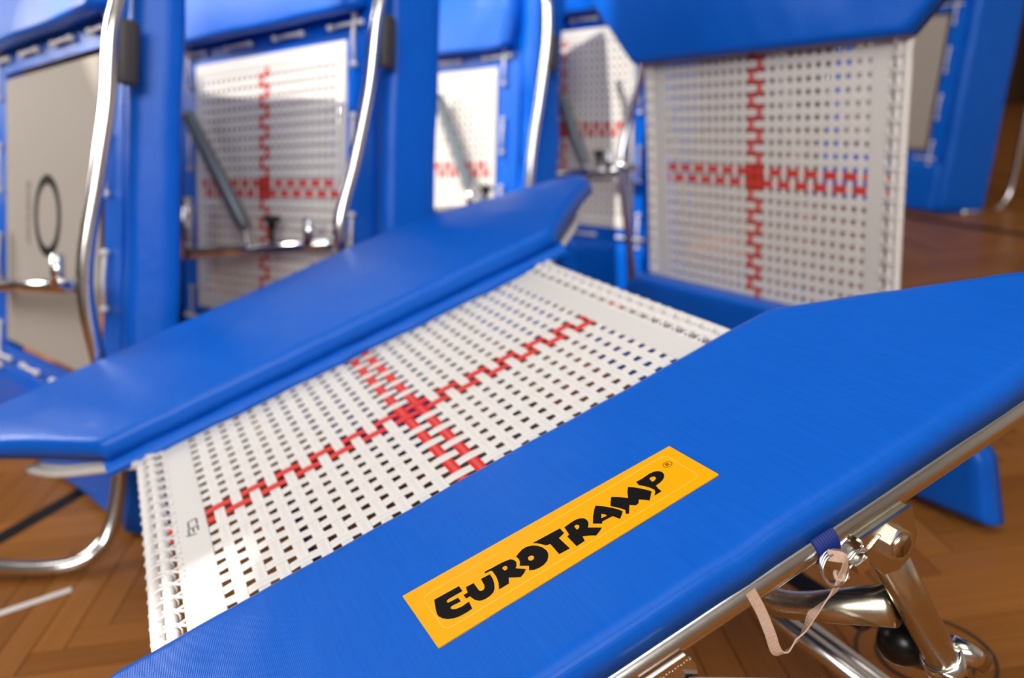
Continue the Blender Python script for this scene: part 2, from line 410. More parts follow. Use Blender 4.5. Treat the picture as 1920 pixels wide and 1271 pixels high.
def pad(name, parent, w0, w1, hl, thick, sign, off, rnd=0.016, mat=None, puff=0.0, side_drop=0.0, label=None, seed=0):
    us, vs = graded(14, 0), graded(34, 0); V = []; F = []; nu, nv = len(us), len(vs)
    rr = random.Random(seed); ph = [rr.uniform(0, 6.28) for _ in range(4)]
    for layer in (0, 1):
        for u in us:
            for v in vs:
                W = w0 + (w1 - w0) * u; h = hl(W); Lx = (v * 2 - 1) * h
                du = min(u, 1 - u) * (w1 - w0); dv = min(v, 1 - v) * 2 * h
                fr = 1.0
                for d in (du, dv):
                    q = min(d / rnd, 1); fr *= 0.55 + 0.45 * math.sqrt(1 - (1 - q) ** 2)
                z = off(Lx, W)
                if layer == 1:
                    z += thick * fr + puff * math.sin(math.pi * min(1, du / .12) / 2) * 0.5
                    z += 0.0007 * math.sin(Lx * 21 + ph[0]) * math.sin(W * 33 + ph[1]) + 0.0004 * math.sin(Lx * 67 + W * 40 + ph[2])
                V.append((Lx, sign * W, z))
    n1 = nu * nv
    def idx(l, i, j): return l * n1 + i * nv + j
    for i in range(nu - 1):
        for j in range(nv - 1):
            F.append((idx(1, i, j), idx(1, i, j + 1), idx(1, i + 1, j + 1), idx(1, i + 1, j)))
            F.append((idx(0, i, j), idx(0, i + 1, j), idx(0, i + 1, j + 1), idx(0, i, j + 1)))
    for i in range(nu - 1):
        F.append((idx(0, i, 0), idx(1, i, 0), idx(1, i + 1, 0), idx(0, i + 1, 0))); F.append((idx(0, i, nv - 1), idx(0, i + 1, nv - 1), idx(1, i + 1, nv - 1), idx(1, i, nv - 1)))
    for j in range(nv - 1):
        F.append((idx(0, 0, j), idx(0, 0, j + 1), idx(1, 0, j + 1), idx(1, 0, j))); F.append((idx(0, nu - 1, j), idx(1, nu - 1, j), idx(1, nu - 1, j + 1), idx(0, nu - 1, j + 1)))
    if sign > 0: F = [tuple(reversed(f)) for f in F]
    return mobj(name, V, F, mat or BLUE, parent, True, label)

HLX = lambda W: lin(W, (0.285, 0.48, 0.61), (0.412, 0.612, 0.655))
def open_bed(root, oy, ox):
    """bed held along two sides, its other two edges laced to free ropes"""
    parts = []
    for s in (-1, 1):
        for a, b, z in ((0.2985, 0.343, 0.0), (0.299, 0.3425, 0.0011)):
            parts.append(box_vf(min(s * a, s * b), max(s * a, s * b), -0.345, 0.345, z - .0008, z + .0006))
        parts.append(box_vf(-0.345, 0.345, min(s * .336, s * .362), max(s * .336, s * .362), -.0024, .0022))
    bed = mobj('bed', *join_vf(parts), HEM, root)
    woven(bed, 26, 24, QL, QW, 0.301, 0.338, oy, ox)
    wr = None; lc = None; rd = None
    for s in (-1, 1):
        for Lr, r in ((0.3605, 0.0072), (0.3765, 0.0078)):
            pts = [(s * (Lr + .19), -0.495, -.004), (s * (Lr + .13), -0.40, -.002), (s * (Lr + .014), -0.315, -.001)] + [(s * (Lr - 0.004 * math.cos(y / .30 * 1.4)), y, 0) for y in (-.28, -.2, -.1, 0, .1, .2, .25)] + [(s * (Lr + .014), 0.285, -.001), (s * (Lr + .13), .40, -.002), (s * (Lr + .19), .495, -.004)]
            n = len(pts) * 5
            tube('edge_rope', smooth_path(pts, 5), r, ROPE, bed, 10)
        for i in range(-10, 11):
            y = i * 0.029
            if wr is None:
                pts = [(0.0168 * math.cos(a) * (1 if abs(math.cos(a)) < .8 else 1), 0.002 * math.sin(2 * a), 0.0083 * math.sin(a)) for a in [2 * math.pi * q / 16 for q in range(16)]]
                o = tube('rope_wrap', pts, 0.0013, ROPE, bed, 7, True); wr = o.data
            else: o = share('rope_wrap', wr, bed)
            o.location = (s * 0.365, y, 0); o.rotation_euler = (0, 0, random.uniform(-.08, .08))
            if lc is None:
                V, F = join_vf([sweep(smooth_path([(-.012, -.009 * q, .0015), (-.004, -.004 * q, .003), (.006, .003 * q, .006), (.016, .004 * q, .0085)], 3), 0.0018, 6) for q in (-1, 1)])
                o = mobj('lacing', V, F, ROPE, bed, True); lc = o.data
            else: o = share('lacing', lc, bed)
            o.location = (s * 0.348, y + .004, 0); o.rotation_euler = (0, 0, 0 if s > 0 else math.pi)
        for j in (-1, 0):
            V, F = box_vf(-.0075, .0075, -.0065, .0065, -.0008, .0008, .0004)
            o = mobj('strap_end', V, F, RED_STRAP, bed, label='red webbing strap end'); o.location = (s * .3495, oy + (j + .5) * QL, -.0005); o.rotation_euler = (0, random.uniform(-.2, .2), 0)
    return bed
def frame_tubes(root, w, h, r, ends=True):
    for s in (-1, 1):
        if s > 0 or not ends: tube('frame_tube', [(-.46, s * w, h), (0, s * w, h), (.50, s * w, h)], r, CHROME, root, 20); continue
        path = fillet([(-0.60, s * w, h - .10), (-0.68, s * w, h), (0.68, s * w, h), (0.60, s * w, h - .10)], 0.05, 6) if ends else [(-0.68, s * w, h), (0.68, s * w, h)]
        tube('frame_tube', [path[0]] + [p for p in path[1:-1]] + [path[-1]], r, CHROME, root, 20)

# ------------------------------------------------------------------ the trampoline in front
C0 = (-0.15456052, 1.11658225, 0.41250179)
LX, WX, NX = (0.88989059, 0.37834013, 0.25485974), (-0.3912604, 0.92028001, 0.0), (-0.23454219, -0.09971684, 0.96697803)
near = empty('mini_trampoline', frame_mtx(LX, WX, NX, C0), 'blue padded mini trampoline in front carrying the yellow lettered sticker', 'trampoline', 'blue mini trampolines in the hall')
nbed = open_bed(near, -0.013, 0.001)
frame_tubes(near, 0.596, -0.0145, 0.0128)
pad('side_pad', near, 0.283, 0.604, HLX, 0.0318, -1, lambda L_, W_: -0.0028 * max(0, (W_ - .535) / .07) * sum(math.exp(-((L_ - c0) / w0_) ** 2) for c0, w0_ in ((.105, .010), (.245, .014), (-.03, .012), (.40, .02))), seed=1)
def far_off(L_, W_):
    u = (W_ - 0.29) / 0.32
    return 0.020 + u * (0.040 - 0.055 * max(0, L_ - .25) / .4 * 1.0) + 0.008 * math.sin(math.pi * u)
pad('side_pad', near, 0.288, 0.622, HLX, 0.034, 1, far_off, rnd=0.012, seed=2)
fl = []; n_ = 40
for i in range(n_ + 1):
    x = -.425 + .85 * i / n_; q = .0015 * math.sin(x * 40) + .001 * math.sin(x * 93)
    fl += [(x, .312, .022), (x, .290 + q, .020), (x, .278 + q, .011), (x, .272 + q * 1.5, .002), (x, .276 + q * 1.5, .001), (x, .300, .017)]
mobj('pad_flap', fl, [(i * 6 + s, (i + 1) * 6 + s, (i + 1) * 6 + (s + 1) % 6, i * 6 + (s + 1) % 6) for i in range(n_) for s in range(6)], BLUE, near, True)
for s in (-1, 1):
    cab = None
    for i in range(-5, 6):
        if cab is None:
            o = tube('elastic_cable', [(0, s * .36, 0), (0.004, s * .47, -.004), (0, s * .59, -.008)], 0.004, ROPE, near, 8); cab = o.data
        else: o = share('elastic_cable', cab, near)
        o.location = (i * 0.062, 0, 0)
# sizing mark printed on the left hem
for a, b in (((-.322, -.006), (-.322, -.022)), ((-.3135, -.004), (-.322, -.006)), ((-.311, -.006), (-.311, -.020)), ((-.323, -.026), (-.323, -.040)), ((-.317, -.026), (-.317, -.038)), ((-.311, -.026), (-.311, -.038)), ((-.311, -.026), (-.323, -.026)), ((-.326, -.041), (-.315, -.046))):
    p, q = Vector((*a, 0)), Vector((*b, 0)); d = (q - p).normalized() * .0011; n = Vector((-d.y, d.x, 0))
    V = [(v.x, v.y, z) for z in (.0016, .0020) for v in (p - d - n, q + d - n, q + d + n, p - d + n)]
    mobj('printed_stroke', V, [(3, 2, 1, 0), (4, 5, 6, 7), (0, 1, 5, 4), (1, 2, 6, 5), (2, 3, 7, 6), (3, 0, 4, 7)], GREY_INK, nbed)
# sticker
ZT = 0.0330
def sticker_outline():
    c = [(-.1394, -.4244), (.1566, -.4338), (.1589, -.5099), (-.1359, -.5113)]; out = []
    for i in range(4):
        p, q = Vector(c[i]), Vector(c[(i + 1) % 4]); n = int((q - p).length / .0012)
        nn = Vector((-(q - p).y, (q - p).x)).normalized()
        for k in range(n):
            v = p + (q - p) * (k / n) + nn * (0.00022 if k % 2 else -0.00022); out.append((v.x, v.y))
    return out
ol = sticker_outline()
st_ = mobj('sticker', [(p[0], p[1], z) for z in (ZT - .0012, ZT) for p in ol], [tuple(range(2 * len(ol) - 1, len(ol) - 1, -1)), tuple(range(len(ol)))] + [(i, (i + 1) % len(ol), len(ol) + (i + 1) % len(ol), len(ol) + i) for i in range(len(ol))], YELLOW, near, label='yellow rectangular sticker with black lettering')
bm_ = bmesh.new(); bm_.from_mesh(st_.data); bmesh.ops.recalc_face_normals(bm_, faces=bm_.faces); bm_.to_mesh(st_.data); bm_.free()
tube('embossed_line', [Vector((*p, ZT)) for p in [q.xy for q in fillet([(0, -.4425, 0), (-.1255, -.4410, 0), (-.1235, -.4975, 0), (.1460, -.4980, 0), (.1450, -.4430, 0), (0, -.4425, 0)], .008, 5)]], 0.00035, YELLOW_LINE, st_, 6)
LETTERS = [
    ([(-1175,-4536),(-930,-4549),(-929,-4636),(-1064,-4632),(-1087,-4638),(-1097,-4654),(-1089,-4675),(-994,-4685),(-994,-4750),(-1073,-4739),(-1094,-4746),(-1100,-4759),(-1088,-4786),(-1059,-4806),(-1011,-4817),(-938,-4809),(-949,-4914),(-1002,-4919),(-1067,-4915),(-1119,-4900),(-1171,-4863),(-1204,-4816),(-1222,-4767),(-1223,-4730),(-1207,-4651)],None),
    ([(-885,-4613),(-809,-4621),(-810,-4720),(-809,-4754),(-798,-4772),(-776,-4774),(-756,-4756),(-745,-4721),(-735,-4623),(-646,-4631),(-651,-4711),(-670,-4786),(-693,-4841),(-723,-4875),(-764,-4891),(-811,-4894),(-845,-4885),(-867,-4868),(-888,-4828),(-899,-4785),(-902,-4756),(-942,-4752),(-944,-4694),(-901,-4692)],None),
    ([(-668,-4562),(-602,-4569),(-524,-4573),(-464,-4581),(-415,-4597),(-393,-4633),(-390,-4674),(-408,-4718),(-433,-4748),(-366,-4831),(-406,-4867),(-449,-4889),(-487,-4856),(-534,-4809),(-566,-4881),(-667,-4881),(-633,-4797),(-615,-4708),(-611,-4608),(-621,-4594),(-677,-4587)],[(-525,-4643),(-498,-4637),(-483,-4650),(-482,-4675),(-496,-4695),(-520,-4700),(-525,-4679)]),
    ([(-359,-4607),(-318,-4582),(-270,-4560),(-220,-4562),(-176,-4588),(-141,-4631),(-119,-4685),(-110,-4752),(-118,-4801),(-139,-4845),(-173,-4886),(-218,-4908),(-270,-4912),(-318,-4899),(-354,-4869),(-326,-4814),(-390,-4746),(-368,-4708),(-356,-4671),(-356,-4639)],[(-287,-4713),(-268,-4700),(-246,-4706),(-235,-4727),(-240,-4752),(-259,-4771),(-283,-4767),(-294,-4744)]),
    ([(-158,-4560),(131,-4579),(126,-4671),(55,-4695),(58,-4902),(-51,-4893),(-42,-4706),(-81,-4690),(-100,-4648),(-125,-4599)],None),
    ([(169,-4600),(242,-4590),(295,-4588),(339,-4603),(367,-4635),(374,-4678),(362,-4727),(342,-4759),(323,-4780),(415,-4885),(377,-4909),(321,-4938),(275,-4888),(224,-4849),(208,-4919),(117,-4925),(120,-4827),(122,-4739),(149,-4730)],[(241,-4663),(260,-4654),(276,-4666),(282,-4692),(266,-4717),(237,-4728),(237,-4695)]),
    ([(543,-4558),(602,-4653),(643,-4736),(664,-4797),(674,-4840),(637,-4879),(596,-4913),(573,-4825),(519,-4818),(465,-4812),(447,-4839),(386,-4769),(437,-4687),(488,-4617)],[(515,-4710),(534,-4741),(541,-4775),(481,-4768)]),
    ([(717,-4568),(765,-4629),(801,-4683),(817,-4713),(857,-4641),(910,-4567),(947,-4621),(984,-4699),(1010,-4761),(1024,-4809),(932,-4908),(911,-4865),(874,-4813),(838,-4860),(805,-4864),(768,-4810),(695,-4916),(673,-4893),(702,-4842),(677,-4767),(637,-4681),(673,-4625)],None),
    ([(1008,-4566),(1085,-4569),(1167,-4561),(1217,-4570),(1249,-4595),(1264,-4634),(1260,-4678),(1232,-4722),(1192,-4750),(1145,-4763),(1103,-4768),(1090,-4821),(1087,-4882),(1002,-4884),(1042,-4844),(1055,-4813),(1047,-4755),(1026,-4687),(998,-4632)],[(1124,-4624),(1148,-4620),(1171,-4632),(1175,-4659),(1163,-4680),(1135,-4694),(1112,-4692),(1115,-4663)]),
]
LET = []
for outer, hole in LETTERS:
    LET.append(flat_letter('letter', outer, hole, ZT + .00025, INK, st_, lambda p: (p[0] * 1e-4, p[1] * 1e-4)))
ring = [(0.1371 + .0047 * math.cos(2 * math.pi * k / 32), -0.4582 + .0047 * math.sin(2 * math.pi * k / 32)) for k in range(32)]
ring2 = [(0.1371 + .0042 * math.cos(2 * math.pi * k / 32), -0.4582 + .0042 * math.sin(2 * math.pi * k / 32)) for k in range(32)]
flat_letter('registered_mark_ring', ring, ring2, ZT + .00025, INK, st_, lambda p: p)
flat_letter('registered_mark_letter', [(-18, -24), (-11, -24), (-11, -4), (-2, -4), (11, -24), (19, -24), (5, -3), (14, 4), (15, 14), (9, 22), (-18, 24)], [(-11, 3), (2, 3), (8, 9), (5, 17), (-11, 18)], ZT + .00025, INK, st_, lambda p: (0.1371 + p[0] * 1e-4, -0.4582 + p[1] * 1e-4))

# legs, brackets and fittings under the near tube
def leg_set(s, detail):
    W_ = s * 0.598
    d = Vector((0.0715, 0, -0.273))
    top = Vector((0.245, W_, -0.035)); kink = Vector((0.300, W_, -0.245)); foot = Vector((0.3715, W_, -0.506))
    leg = tube('leg', [top, (top + kink) / 2, kink, foot], 0.0165, BRASSY, near, 24)
    tube('leg_brace_tube', [(0.272, W_ - s * .024, -0.070), (0.318, W_ - s * .024, -0.250), (0.382, W_ - s * .024, -0.495)], 0.0115, BRASSY, near, 18)
    # clamp sleeve
    ax = (kink - top).normalized(); nx = ax.cross(Vector((0, 1, 0))).normalized()
    V = []; S = 28; c = kink
    for t in (-0.013, 0.022):
        for r in (0.0165, 0.0205):
            V += [c + ax * t + (nx * math.cos(2 * math.pi * k / S) + Vector((0, 1, 0)) * math.sin(2 * math.pi * k / S)) * r for k in range(S)]
    F = []
    for k in range(S):
        t = (k + 1) % S; F += [(S + k, S + t, 3 * S + t, 3 * S + k), (k, S + k, S + t, t)[::-1], (2 * S + k, 2 * S + t, 3 * S + t, 3 * S + k)[::-1]]
    mobj('clamp_sleeve', V, F, CHROME, leg, True)
    e = kink + Vector((0.012, 0, 0.002))
    tube('clamp_roll', [e + Vector((0.0, s * -.001, .012)) , e + Vector((0.022, s * .018, -.012))], 0.0115, CHROME, leg, 18)
    # bracket: two cheeks and a web welded under the frame tube
    out = [(0.212, -0.016), (0.272, -0.016), (0.272, -0.050), (0.262, -0.066), (0.246, -0.072), (0.228, -0.066), (0.217, -0.045)]
    parts = [poly_prism(out, W_ + q - .0018, W_ + q + .0018, 'y') for q in (-.0195, .0195)]
    parts.append(box_vf(0.213, 0.271, W_ - .0195, W_ + .0195, -.0215, -.0175))
    br = mobj('bracket', *join_vf(parts), BRASSY, near)
    bmx = bmesh.new(); bmx.from_mesh(br.data); bmesh.ops.recalc_face_normals(bmx, faces=bmx.faces); bmx.to_mesh(br.data); bmx.free()
    hexp = [(0.2445 + 0.0148 * math.cos(math.pi * k / 3 + .4), -.0385 + .0148 * math.sin(math.pi * k / 3 + .4)) for k in range(6)]
    b1 = mobj('bolt', *poly_prism(hexp, W_ - s * -.0213, W_ + s * .0305, 'y'), CHROME, br)
    V, F = lathe_vf([(0, 0), (.0105, 0), (.0105, .0012), (0.0, .0014)], 20, (0.2445, W_ + s * .0305, -.0385), 'y')
    mobj('bolt_face', V if s > 0 else [(v[0], 2 * (W_ + s * .0305) - v[1], v[2]) for v in V], F, BRASSY, b1, True)
    # weld bead along the bracket
    mobj('weld_bead', *join_vf([lathe_vf([(0, -.0018), (.0016, -.001), (.0021, 0), (.0016, .001), (0, .0018)], 8, (0.2135 + k * .0029, W_ + s * .0195, -.0245 + .0006 * math.sin(k * 2.1)), 'z') for k in range(20)]), CHROME, br, True)
    # diagonal flat bar with its own lug
    p, q = Vector((0.024, W_, -.0365)), Vector((0.300, W_, -.2530)); dd = (q - p).normalized(); nn = Vector((-dd.z, 0, dd.x)) * -.013
    if nn.z > 0: nn = -nn
    wv = Vector((0, .0028, 0))
    base = W_ + s * .0215
    V = []
    for y in (base - .0028, base + .0028):
        for v in (p, q, q + nn * 1.9, p + nn * 1.9): V.append((v.x, y, v.z))
    fb = mobj('diagonal_bar', V, [(0, 1, 2, 3), (7, 6, 5, 4), (0, 4, 5, 1), (1, 5, 6, 2), (2, 6, 7, 3), (3, 7, 4, 0)], CHROME, near)
    lug = [(-0.012, -0.017), (0.028, -0.017), (0.034, -0.030), (0.030, -0.070), (0.010, -0.085), (-0.012, -0.070)]
    mobj('lug_plate', *join_vf([poly_prism(lug, W_ + s * .0125, W_ + s * .0165, 'y'), poly_prism([(a * 1, b) for a, b in lug], W_ - s * .018, W_ - s * .014, 'y')]), CHROME, near)
    mobj('lug_weld', *join_vf([lathe_vf([(0, -.0018), (.0016, -.001), (.0022, 0), (.0016, .001), (0, .0018)], 8, (-.010 + k * .0029, W_ + s * .0150, -.0235 + .0006 * math.sin(k * 2.1)), 'z') for k in range(15)]), CHROME, near, True)
    for q in (leg,): pass
    tube('leg_short', [(-0.17, W_, -.030), (-0.20, W_, -.18), (-0.225, W_, -0.352)], 0.0155, CHROME, near, 18)
    V, F = lathe_vf([(0, -.012), (.017, -.012), (.020, -.006), (.020, .012), (.0165, .014)], 20, (0.3715, W_, -.512), 'z')
    mobj('rubber_foot', V, F, BLACK, leg, True)
leg_set(-1, True); leg_set(1, False)
for Lh, hh, r in ((0.306, -0.398, 0.0135), (0.338, -0.432, 0.0135)):
    tube('cross_tube', [(Lh, -.585, hh), (Lh, 0, hh), (Lh, .585, hh)], r, CHROME, near, 16)
tube('cross_tube', [(-.218, -.59, -.315), (-.218, 0, -.315), (-.218, .59, -.315)], 0.0125, CHROME, near, 16)
tube('cross_arm', fillet([(0.262, -.585, -.150), (0.196, -.475, -.182), (0.196, .475, -.182), (0.262, .585, -.150)], .05, 8), lambda t: 0.0150 + 0.006 * (max(0, 1 - t * 18) + max(0, 1 - (1 - t) * 18)), BRASSY, near, 22)
V, F = lathe_vf([(0, -.026), (.012, -.0235), (.0205, -.016), (.025, -.006), (.026, .003), (.023, .014), (.015, .022), (.007, .025), (0, .0255)], 28, (0.298, -.547, -.2535), 'y')
kn = mobj('clamp_knob', V, F, BLACK, near, True, 'black round plastic knob')
tube('knob_bolt', [(0.299, -.566, -.255), (0.304, -.592, -.262)], 0.005, CHROME, kn, 10)
# elastic band around the tube
prof = [(0.0130, -.0125)]
for k in range(9): prof += [(0.0143, -.0118 + k * .0026), (0.0158, -.0105 + k * .0026), (0.0143, -.0094 + k * .0026)]
prof.append((0.0130, .0125))
bd = mobj('elastic_band', *lathe_vf(prof, 28, (0.186, -.596, -.0145), 'x'), BLUE_STRAP, near, True, 'dark blue ribbed elastic band')
# tab welded to the tube
mobj('pin_tab', *join_vf([poly_prism([(0.186, -.022), (0.206, -.016), (0.216, -.030), (0.208, -.046), (0.192, -.036)], -.6095, -.6055, 'y'), poly_prism([(0.1985, -.0345), (0.2130, -.0330), (0.2130, -.0450), (0.2000, -.0450)], -.623, -.607, 'y')]), CHROME, near)
def at620(a): return [(x + .0085, -.620 + (i % 2) * 0, z - .0115) for i, (x, z) in enumerate(a)]
wp = [(0.1793, -.0126), (0.1859, -.0153), (0.1954, -.0124), (0.2064, -.0173), (0.2162, -.0139), (0.2232, -.0118)]
pin = tube('spring_pin', smooth_path(at620(wp), 6), 0.0014, CHROME, near, 8, label='bent wire locking pin')
tube('pin_wire', smooth_path([(p[0] + .001, p[1] + .0035, p[2] - .0012) for p in at620(wp)], 6), 0.0014, CHROME, pin, 8)
tube('pin_wire', smooth_path(at620([(0.1650, -.0262), (0.1700, -.0272), (0.1770, -.0286), (0.1841, -.0234), (0.1915, -.0225), (0.205, -.028)]), 6), 0.0014, CHROME, pin, 8)
for dx, dy in ((0, 0), (.0016, .003), (-.0014, -.003)):
    tube('pin_ring', [(0.1785 + dx + .0128 * math.cos(2 * math.pi * k / 28), -.620 + dy + .004 * math.sin(2 * math.pi * k / 28), -.0240 + .0128 * math.sin(2 * math.pi * k / 28)) for k in range(28)], 0.0012, CHROME, pin, 8, True)
# ribbon
rb = [(0.1775, .004, -.0115), (0.1850, -.006, -.0140), (0.1840, -.007, -.0210), (0.1800, -.006, -.0290), (0.1710, -.004, -.0418), (0.1562, 0, -.0522), (0.1469, 0, -.0545), (0.1358, 0, -.0645), (0.1260, 0, -.0693), (0.1140, 0, -.0735), (0.1062, .002, -.0690), (0.1055, .004, -.0482), (0.1052, .008, -.0275), (0.1026, .012, -.0057)]
pts = smooth_path([(p[0], -.620 + p[1], p[2]) for p in rb], 6)
tw = [0.6, 0.5, 0.3, .1, 0.25, 1.0, 1.5, 0.9, 0.45, 0.9, 0.6, .25, .12, .1]
V = []; F = []; k = len(pts)
for i, p in enumerate(pts):
    t = (pts[min(i + 1, k - 1)] - pts[max(i - 1, 0)]).normalized(); a = lin(i / 6, list(range(len(tw))), tw)
    n0 = t.cross(Vector((0, 1, 0))).normalized(); n1 = Vector((0, 1, 0))
    n1 = (n1 - t * t.dot(n1)).normalized(); sd = n0 * math.cos(a) + n1 * math.sin(a); nm = t.cross(sd).normalized()
    hw, ht = 0.0046, 0.0006
    V += [p + sd * hw + nm * ht, p - sd * hw + nm * ht, p - sd * hw - nm * ht, p + sd * hw - nm * ht]
for i in range(k - 1):
    for s in range(4):
        t = (s + 1) % 4; F.append((i * 4 + s, i * 4 + t, (i + 1) * 4 + t, (i + 1) * 4 + s))
F += [(3, 2, 1, 0), tuple(4 * (k - 1) + s for s in range(4))]
rib = mobj('cord_ribbon', V, F, RIBBON, near, False, 'pinkish beige woven ribbon tied to the pin ring')
tube('knot', smooth_path([(0.183, -.624, -.0290), (0.179, -.6275, -.0325), (0.175, -.625, -.0300), (0.178, -.621, -.0270), (0.182, -.6235, -.0325), (0.186, -.626, -.0360)], 5), 0.0018, RIBBON, rib, 8)

# ------------------------------------------------------------------ trampolines standing on edge behind, seen from below
def slab(name, parent, sect, y0, y1, mat, yn=14, wob=0.0, seed=0, taper=None, label=None):
    """closed section in (x, n) swept along local y with soft wobble"""
    rr = random.Random(seed); ph = [rr.uniform(0, 6.28) for _ in range(3)]
    V = []; F = []; S = len(sect)
    for i in range(yn + 1):
        t = i / yn; y = y0 + (y1 - y0) * t
        e = min(1, min(t, 1 - t) * yn / 1.0); k = 0.90 + 0.10 * e
        cx = sum(p[0] for p in sect) / S; cn = sum(p[1] for p in sect) / S
        for j, (x, n) in enumerate(sect):
            wn = wob * (math.sin(y * 13 + ph[0] + x * 9) * .6 + math.sin(y * 29 + x * 40 + ph[1]) * .4)
            V.append((cx + (x - cx) * k, y, cn + (n - cn) * k + wn))
    for i in range(yn):
        for s in range(S):
            t = (s + 1) % S; F.append((i * S + s, (i + 1) * S + s, (i + 1) * S + t, i * S + t))
    F.append(tuple(range(S))); F.append(tuple(yn * S + s for s in range(S - 1, -1, -1)))
    o = mobj(name, V, F, mat, parent, True, label)
    b = bmesh.new(); b.from_mesh(o.data); bmesh.ops.recalc_face_normals(b, faces=b.faces); b.to_mesh(o.data); b.free()
    return o
def rounded_sect(pts, r=0.012, n=4):
    out = []; k = len(pts)
    for i in range(k):
        p, a, b = Vector(pts[i]), Vector(pts[i - 1]), Vector(pts[(i + 1) % k])
        d1 = (a - p); d2 = (b - p); q = min(r, d1.length * .45, d2.length * .45)
        A = p + d1.normalized() * q; B = p + d2.normalized() * q
        for s in range(n + 1):
            t = s / n; v = A * (1 - t) ** 2 + p * 2 * t * (1 - t) + B * t * t; out.append((v.x, v.y))
    return out
TIE = {}
def tie(parent, p, q, n=0.012):
    p, q = Vector((p[0], p[1], n)), Vector((q[0], q[1], n)); d = q - p; key = round(d.length, 3)
    if key not in TIE:
        h = key / 2
        pr = [(0, -.0085), (.005, -.007), (.0075, -.002), (.0075, .002), (.005, .007), (0, .0085)]
        V, F = join_vf([sweep([(-h, 0, 0), (0, 0, .003), (h, 0, 0)], 0.0042, 8), lathe_vf(pr, 10, (-h, 0, 0)), lathe_vf(pr, 10, (h, 0, 0))])
        o = mobj('elastic_tie', V, F, ROPE, parent, True); TIE[key] = o.data
    else: o = share('elastic_tie', TIE[key], parent)
    o.location = (p + q) / 2; o.rotation_euler = (0, 0, math.atan2(d.y, d.x))
def coil(name, p, q, R, r, turns, mat, parent):
    p, q = Vector(p), Vector(q); d = (q - p); ax = d.normalized(); a = ax.cross(Vector((0, 0, 1))).normalized(); b = ax.cross(a)
    pts = [p + d * (i / (turns * 10)) + (a * math.cos(i * .6283) + b * math.sin(i * .6283)) * R for i in range(turns * 10 + 1)]
    V1, F1 = sweep(pts, r, 5); V2, F2 = sweep([p, (p + q) / 2, q], R * .92, 12)
    return mobj(name, *join_vf([(V1, F1), (V2, F2)]), mat, parent, True)
